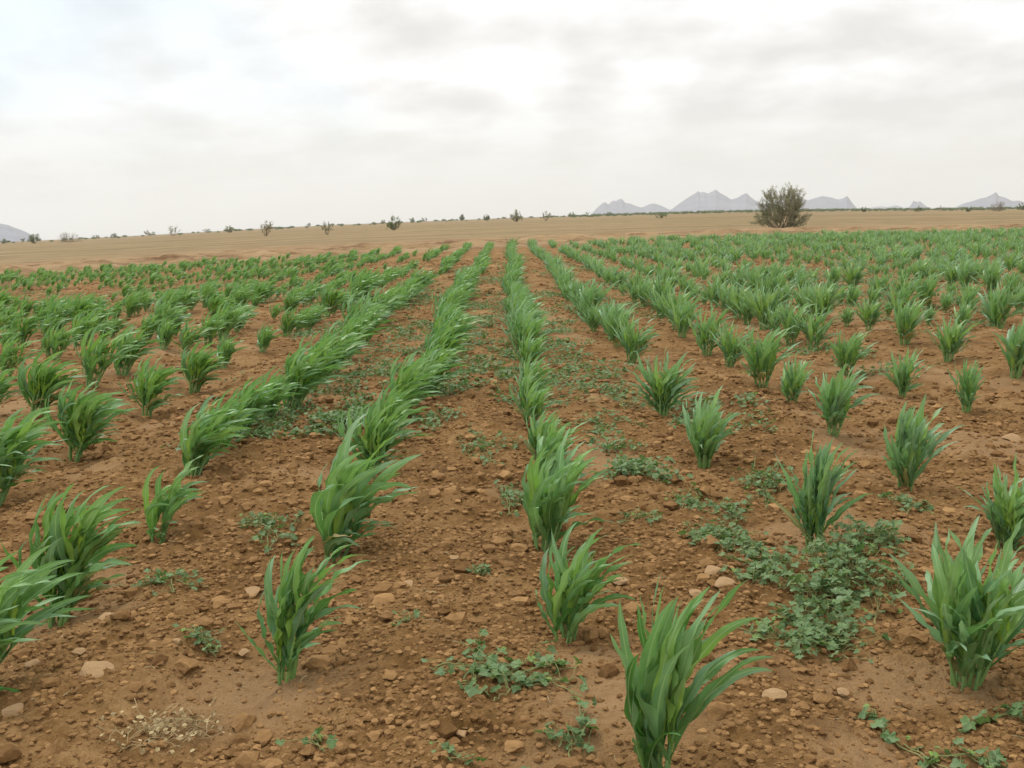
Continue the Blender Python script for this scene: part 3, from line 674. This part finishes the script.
# ------------------------------------------------------------------ shrubs and trees on the plain
def tree(px, py, hp, wp, kind, lab, cat, name, mat, seed, nleaf=700, boost=1.0):
    """kind: round, bush (many stems from the ground), sparse (leaning, see-through), flat (umbrella)"""
    r = np.random.default_rng(seed); x, y = ground(px, py); D = math.hypot(x, y); H = hp / F * D; Wd = wp / F * D; br, lf = Acc(), Acc(); tips = []
    ns = {'round': 16, 'bush': 60, 'sparse': 9, 'flat': 3}[kind]
    for k in range(ns):
        a = r.uniform(0, 2 * pi); q = sqrt(r.random())
        if kind == 'flat': tgt = np.array([cos(a) * Wd * .3, sin(a) * Wd * .3, H * .8]); b = np.zeros(3)
        elif kind == 'bush':
            low = k % 3 == 0; tgt = np.array([cos(a) * Wd * (.48 if low else .34) * (.4 + .6 * q), sin(a) * Wd * .4 * q, H * (r.uniform(.12, .45) if low else 1.0 - .42 * q * q)]); b = np.array([cos(a) * Wd * .16 * r.random(), sin(a) * Wd * .14 * r.random(), 0])
            if k % 3 == 0: b *= 1.8
        else: tgt = np.array([cos(a) * Wd * .42 * q, sin(a) * Wd * .4 * q, H * ((.92 - .45 * q * q) if k % 3 or kind == 'sparse' else r.uniform(.25, .5))]); b = np.array([cos(a), sin(a), 0]) * Wd * .05
        if kind == 'sparse': tgt[0] += .12 * Wd
        t = np.linspace(0, 1, 7); P = b + (tgt - b) * t[:, None] + np.outer(np.sin(t * pi), r.normal(0, .05, 3) * Wd); P[:, 2] = np.maximum(P[:, 2], 0)
        tube(br, P, np.linspace(1, .25, 7) * H * {'bush': .006, 'flat': .03, 'round': .016, 'sparse': .014}[kind], 4)
        for _ in range(12 if kind == 'bush' else 7):
            i = r.uniform(2.0, 6); c = np.array([np.interp(i, np.arange(7), P[:, q_]) for q_ in range(3)]); dv = (P[-1] - P[0]) / np.linalg.norm(P[-1] - P[0]) + r.normal(0, .55, 3)
            if kind == 'flat': dv[2] = abs(dv[2]) * .3
            L = H * r.uniform(.10, .26); e = c + dv / np.linalg.norm(dv) * L; e[2] = max(e[2], .05 * H); tube(br, [c, (c + e) / 2 + r.normal(0, .02 * H, 3), e], H * .004, 3); tips.append((c, e))
    ls = H * {'bush': .0115, 'round': .040, 'sparse': .034, 'flat': .045}[kind] * boost
    ti = r.integers(0, len(tips), nleaf); f = r.uniform(.15, 1.1, nleaf)
    Cc = np.array([tips[i][0] * (1 - g) + tips[i][1] * g for i, g in zip(ti, f)]) + r.normal(0, .022 * H if kind != 'round' else .04 * H, (nleaf, 3)); Cc[:, 2] = np.maximum(Cc[:, 2], .02 * H)
    u = r.normal(size=(nleaf, 3)); u /= np.linalg.norm(u, axis=1)[:, None]; v = np.cross(u, r.normal(size=(nleaf, 3))); v /= np.linalg.norm(v, axis=1)[:, None]
    s = (ls * r.uniform(.6, 1.5, nleaf))[:, None]; V = np.stack([Cc - u * s, Cc + v * s * .45, Cc + u * s, Cc - v * s * .45], 1).reshape(-1, 3)
    tn = np.repeat(np.clip(.5 + .25 * r.normal(size=len(tips))[ti] + .1 * r.normal(size=nleaf), 0, 1), 4)
    lf.add(V, np.arange(nleaf * 4).reshape(-1, 4), None, np.stack([tn, tn * 0, tn * 0], 1))
    t = thing(name, lab, cat, (x, y, zat(x, y)), 0, 1, 'shrubs and trees scattered on the dry plain')
    link('trunk', br.mesh('trunk', M_BARK, True), t); link('crown', lf.mesh('crown', mat), t)
tree(782, 229, 37, 54, 'bush', 'large grey-green many-stemmed bush on the plain before the mountains', 'bush', 'acacia_bush', M_CROWN, 1, 30000)
G, Dk, Dr = M_CROWN_G, M_CROWN, M_CROWN_D
TREES = [
 (5, 243.5, 4.5, 9, 'round', 'small dark shrub at the left edge below the left hill', G), (22, 242.5, 4, 9, 'flat', 'flat-topped grey tree between edge shrub and round green bush', Dk),
 (35, 243.5, 9.5, 13, 'round', 'round green bush at the foot of the left hill', G), (69, 242.3, 8.5, 25, 'bush', 'broad twiggy low shrub right of the round green bush', Dk),
 (96, 238.6, 3.5, 10, 'round', 'low shrub right of the broad twiggy shrub', Dk), (114, 238, 4.5, 9, 'round', 'small shrub on the left skyline, second right of the broad twiggy one', G),
 (149, 235.7, 5.3, 12, 'round', 'rounded dark shrub left of the thin leaning tree', Dk), (173, 236, 10.5, 13, 'sparse', 'thin see-through leaning tree on the left plain', Dk),
 (207, 232, 3.5, 12, 'round', 'low hedge-like shrub between leaning tree and small twiggy one', G), (229, 232.7, 7, 10, 'round', 'small brownish shrub left of the pale dry bush', Dk),
 (266, 236, 17, 19, 'sparse', 'pale dry straw-coloured bush with bare twigs on the left plain', Dr), (309, 226.5, 3.5, 5, 'round', 'small skyline shrub between pale dry bush and thin olive tree', G),
 (327, 235, 14.5, 13, 'sparse', 'slender olive tree with pale base standing low on the plain', Dk), (394, 230, 14, 16, 'round', 'dense green bush standing out left of centre', G),
 (383, 224, 5, 7, 'sparse', 'small thin tree peeking out left of the dense green bush', Dk), (412, 222.3, 4.5, 7, 'round', 'small rounded tree just right of the dense green bush', G),
 (426, 222, 4.8, 11, 'flat', 'flat-topped tree pair on the skyline right of the dense green bush', G), (462, 220.7, 5.8, 7, 'round', 'small upright green shrub left of the dark dome-shaped bush', G),
 (487, 220.7, 6.2, 10, 'round', 'dark dome-shaped bush on the skyline near the centre', G), (516.5, 221.6, 11.5, 12, 'round', 'tall grey-green shrub on the central skyline', Dk),
 (546, 220.8, 10.3, 11, 'sparse', 'thin feathery shrub right of the tall central shrub', Dk), (572, 217.2, 5, 9, 'round', 'dark shrub left of the first mountain', G),
 (588, 215.7, 4.2, 6, 'flat', 'tiny umbrella-shaped tree at the left foot of the mountains', G), (609, 216, 4.5, 8, 'round', 'small shrub below the leftmost mountain peak', G),
 (661, 218, 5.6, 15, 'round', 'low dome-shaped green bush in front of the mountains', G), (698, 213.2, 3.2, 9, 'flat', 'tiny flat tree below the highest mountain', G),
 (863.5, 211.8, 5.2, 6, 'round', 'small shrub right of the mountains ending', G), (918, 211.8, 5, 10, 'round', 'shrub directly below the small lone peak', G),
 (940, 211, 4.8, 6, 'sparse', 'thin shrub right of the small lone peak', Dk), (968.5, 211.8, 5.2, 8, 'round', 'shrub at the left foot of the right mountain', G),
 (998, 211.3, 8, 18, 'bush', 'wide shrub with central spike below the right mountain', Dk), (1022, 210, 6, 13, 'round', 'dense shrub at the right edge of the skyline', G)]
for i, (px, py, hp, wp, kd, lab, mt) in enumerate(TREES):
    tr_ = 'tree' in lab; tree(px, py, hp, wp, kd, lab, 'tree' if tr_ else 'shrub', 'plain_tree' if tr_ else 'plain_shrub', mt, 40 + i, 340 if kd == 'sparse' else 1000, 1.5 if hp < 8 else 1.15)
def far_scrub():
    r = np.random.default_rng(64); pr = []
    for j in range(6):
        n = 90; a = Acc(); c = r.normal(size=(n, 3)); c /= np.linalg.norm(c, axis=1)[:, None]; c *= r.random((n, 1)) ** .4 * np.array([1.3, 1.3, .5]); c[:, 2] += .5
        u = r.normal(size=(n, 3)) * .22; v = r.normal(size=(n, 3)) * .16; V = np.stack([c - u, c + v, c + u, c - v], 1).reshape(-1, 3); V[:, 2] = np.maximum(V[:, 2], 0)
        tn = np.repeat(r.random(n), 4); a.add(V, np.arange(4 * n).reshape(-1, 4), None, np.stack([tn, 0 * tn, 0 * tn], 1)); pr.append(a.arrays())
    n = 2400; A = r.uniform(-.62, .62, n); R = r.uniform(900, 2600, n)
    k = r.random(n) < np.where(A > .06, 1.0, .12 + .45 * np.clip(vnoise(A * 90, A * 0, 9) - .45, 0, 1)); A, R = A[k], R[k]
    X, Y = R * np.sin(A), R * np.cos(A); s = R * r.uniform(.6, 1.9, len(A)) / F
    acc = instance(pr, X, Y, height(X, Y, False), s, r.random(len(A)) * 6.28, r)
    tag(link('distant_scrub', acc.mesh('distant_scrub', M_CROWN_G)), 'thin dark line of far scrub along the horizon', 'scrub', kind='stuff')
far_scrub()

# ------------------------------------------------------------------ mountains
def mountain(sil, R, lab, seed, depth=1500):
    s = np.array(sil, float); n = max(50, int((s[-1, 0] - s[0, 0]) * 3)); px = np.linspace(s[0, 0], s[-1, 0], n); py = np.interp(px, s[:, 0], s[:, 1])
    r = np.random.default_rng(seed); az = np.zeros(n); hh = np.zeros(n)
    for i in range(n):
        d = ray(px[i], py[i]); az[i] = atan2(d.x, d.y); hh[i] = CAM_H + R * d.z / math.hypot(d.x, d.y)
    base = R * elev(az) - 8; hh = np.maximum(hh - base, 0); m = 27; V = []
    for j in range(m):
        q = (j / (m - 1)) * 2 - 1; rad = R + q * depth; fall = (1 - abs(q)) ** 1.15
        X = rad * np.sin(az); Y = rad * np.cos(az); rg = fbm(X * .006 + 50, Y * .006, 5, 33)
        Z = base + hh * fall * (1 - (.75 * abs(q) * (1 - abs(q)) * 2) * (1 - rg)) + (fall < 1) * 0
        V.append(np.stack([X, Y, Z], 1))
    V = np.array(V).reshape(-1, 3); i = np.arange(m - 1)[:, None] * n; j = np.arange(n - 1)[None]
    Fc = np.stack([i + j, i + j + 1, i + n + j + 1, i + n + j], -1).reshape(-1, 4)
    tag(link('mountain', mesh('mountain', V, Fc, M_ROCK, None, None, True)), lab, kind='structure')
mountain([(-110, 243), (-70, 222), (-40, 217), (-15, 220), (0, 223.5), (8, 225), (14, 227.5), (20, 229.5), (26, 232), (31, 234.5), (38, 238), (46, 242)], 6500, 'pale lilac hill sloping down from the left edge', 1)
mountain([(588, 216), (594, 211.5), (598, 207), (602, 203.5), (605, 202), (608, 204.5), (613, 200.5), (616, 201), (619, 199), (622, 198.8), (625, 202.5), (630, 203.5), (636, 206), (642, 207.5), (650, 213)], 9000, 'small jagged lilac mountain leftmost of the range', 2)
mountain([(632, 214), (642, 207.5), (648, 204.8), (653, 203.2), (658, 204.5), (664, 207), (674, 212)], 9400, 'low rounded lilac hill between two jagged mountains', 3)
mountain([(662, 214), (672, 209), (680, 203), (688, 197.5), (694, 194), (698, 191), (700, 192.5), (704, 192), (708, 193.5), (713, 191), (716, 189.5), (720, 193), (726, 196), (731, 199.5), (737, 198), (743, 194.5), (746.5, 193), (750, 196.5), (756, 201), (763, 203), (772, 211)], 9000, 'highest lilac mountain with twin pointed tops', 4)
mountain([(755, 211), (765, 204), (778, 200), (790, 198), (800, 198.2), (808, 200.2), (815, 198), (822, 196), (830, 197.2), (838, 199.5), (843, 198.5), (847, 195.8), (850, 199.5), (854, 205), (860, 211)], 9300, 'long lilac ridge behind the large bush', 5)
mountain([(850, 211.5), (868, 208), (880, 206.2), (888, 207), (896, 205.2), (904, 207.5), (916, 211.5)], 13200, 'very faint distant peak near the lone small peak', 6)
mountain([(906, 211), (911, 205), (913.5, 200.5), (917, 202), (920, 201.2), (925, 205), (931, 211)], 9800, 'small lone peak on the right skyline', 7)
mountain([(945, 211), (956, 207), (965, 203), (973, 201), (980, 198.5), (986, 197.5), (992, 194.5), (996, 192), (999, 196), (1005, 197.5), (1012, 201), (1019, 200.5), (1027, 203), (1045, 210)], 9200, 'broad pointed lilac mountain near the right edge', 8)

# ------------------------------------------------------------------ haze
HAZE_D = 0.7e-4
def haze():
    m = bpy.data.materials.new('haze'); m.use_nodes = True; t = m.node_tree; t.nodes.clear()
    o = t.nodes.new('ShaderNodeOutputMaterial'); v = nd(t, 'ShaderNodeVolumePrincipled', inp={'Color': (0.90, 0.91, 0.925, 1), 'Density': HAZE_D, 'Anisotropy': 0.35})
    t.links.new(v.outputs[0], o.inputs['Volume'])
    L, zb, zt = 14600, -75, 420
    V = [(x, y, z) for z in (zb, zt) for y in (-L, L) for x in (-L, L)]
    Fc = [(0, 2, 3, 1), (4, 5, 7, 6), (0, 1, 5, 4), (2, 6, 7, 3), (0, 4, 6, 2), (1, 3, 7, 5)]
    tag(link('haze', mesh('haze', V, Fc, m)), 'thin pale haze over the plain fading the far mountains', kind='stuff')
haze()
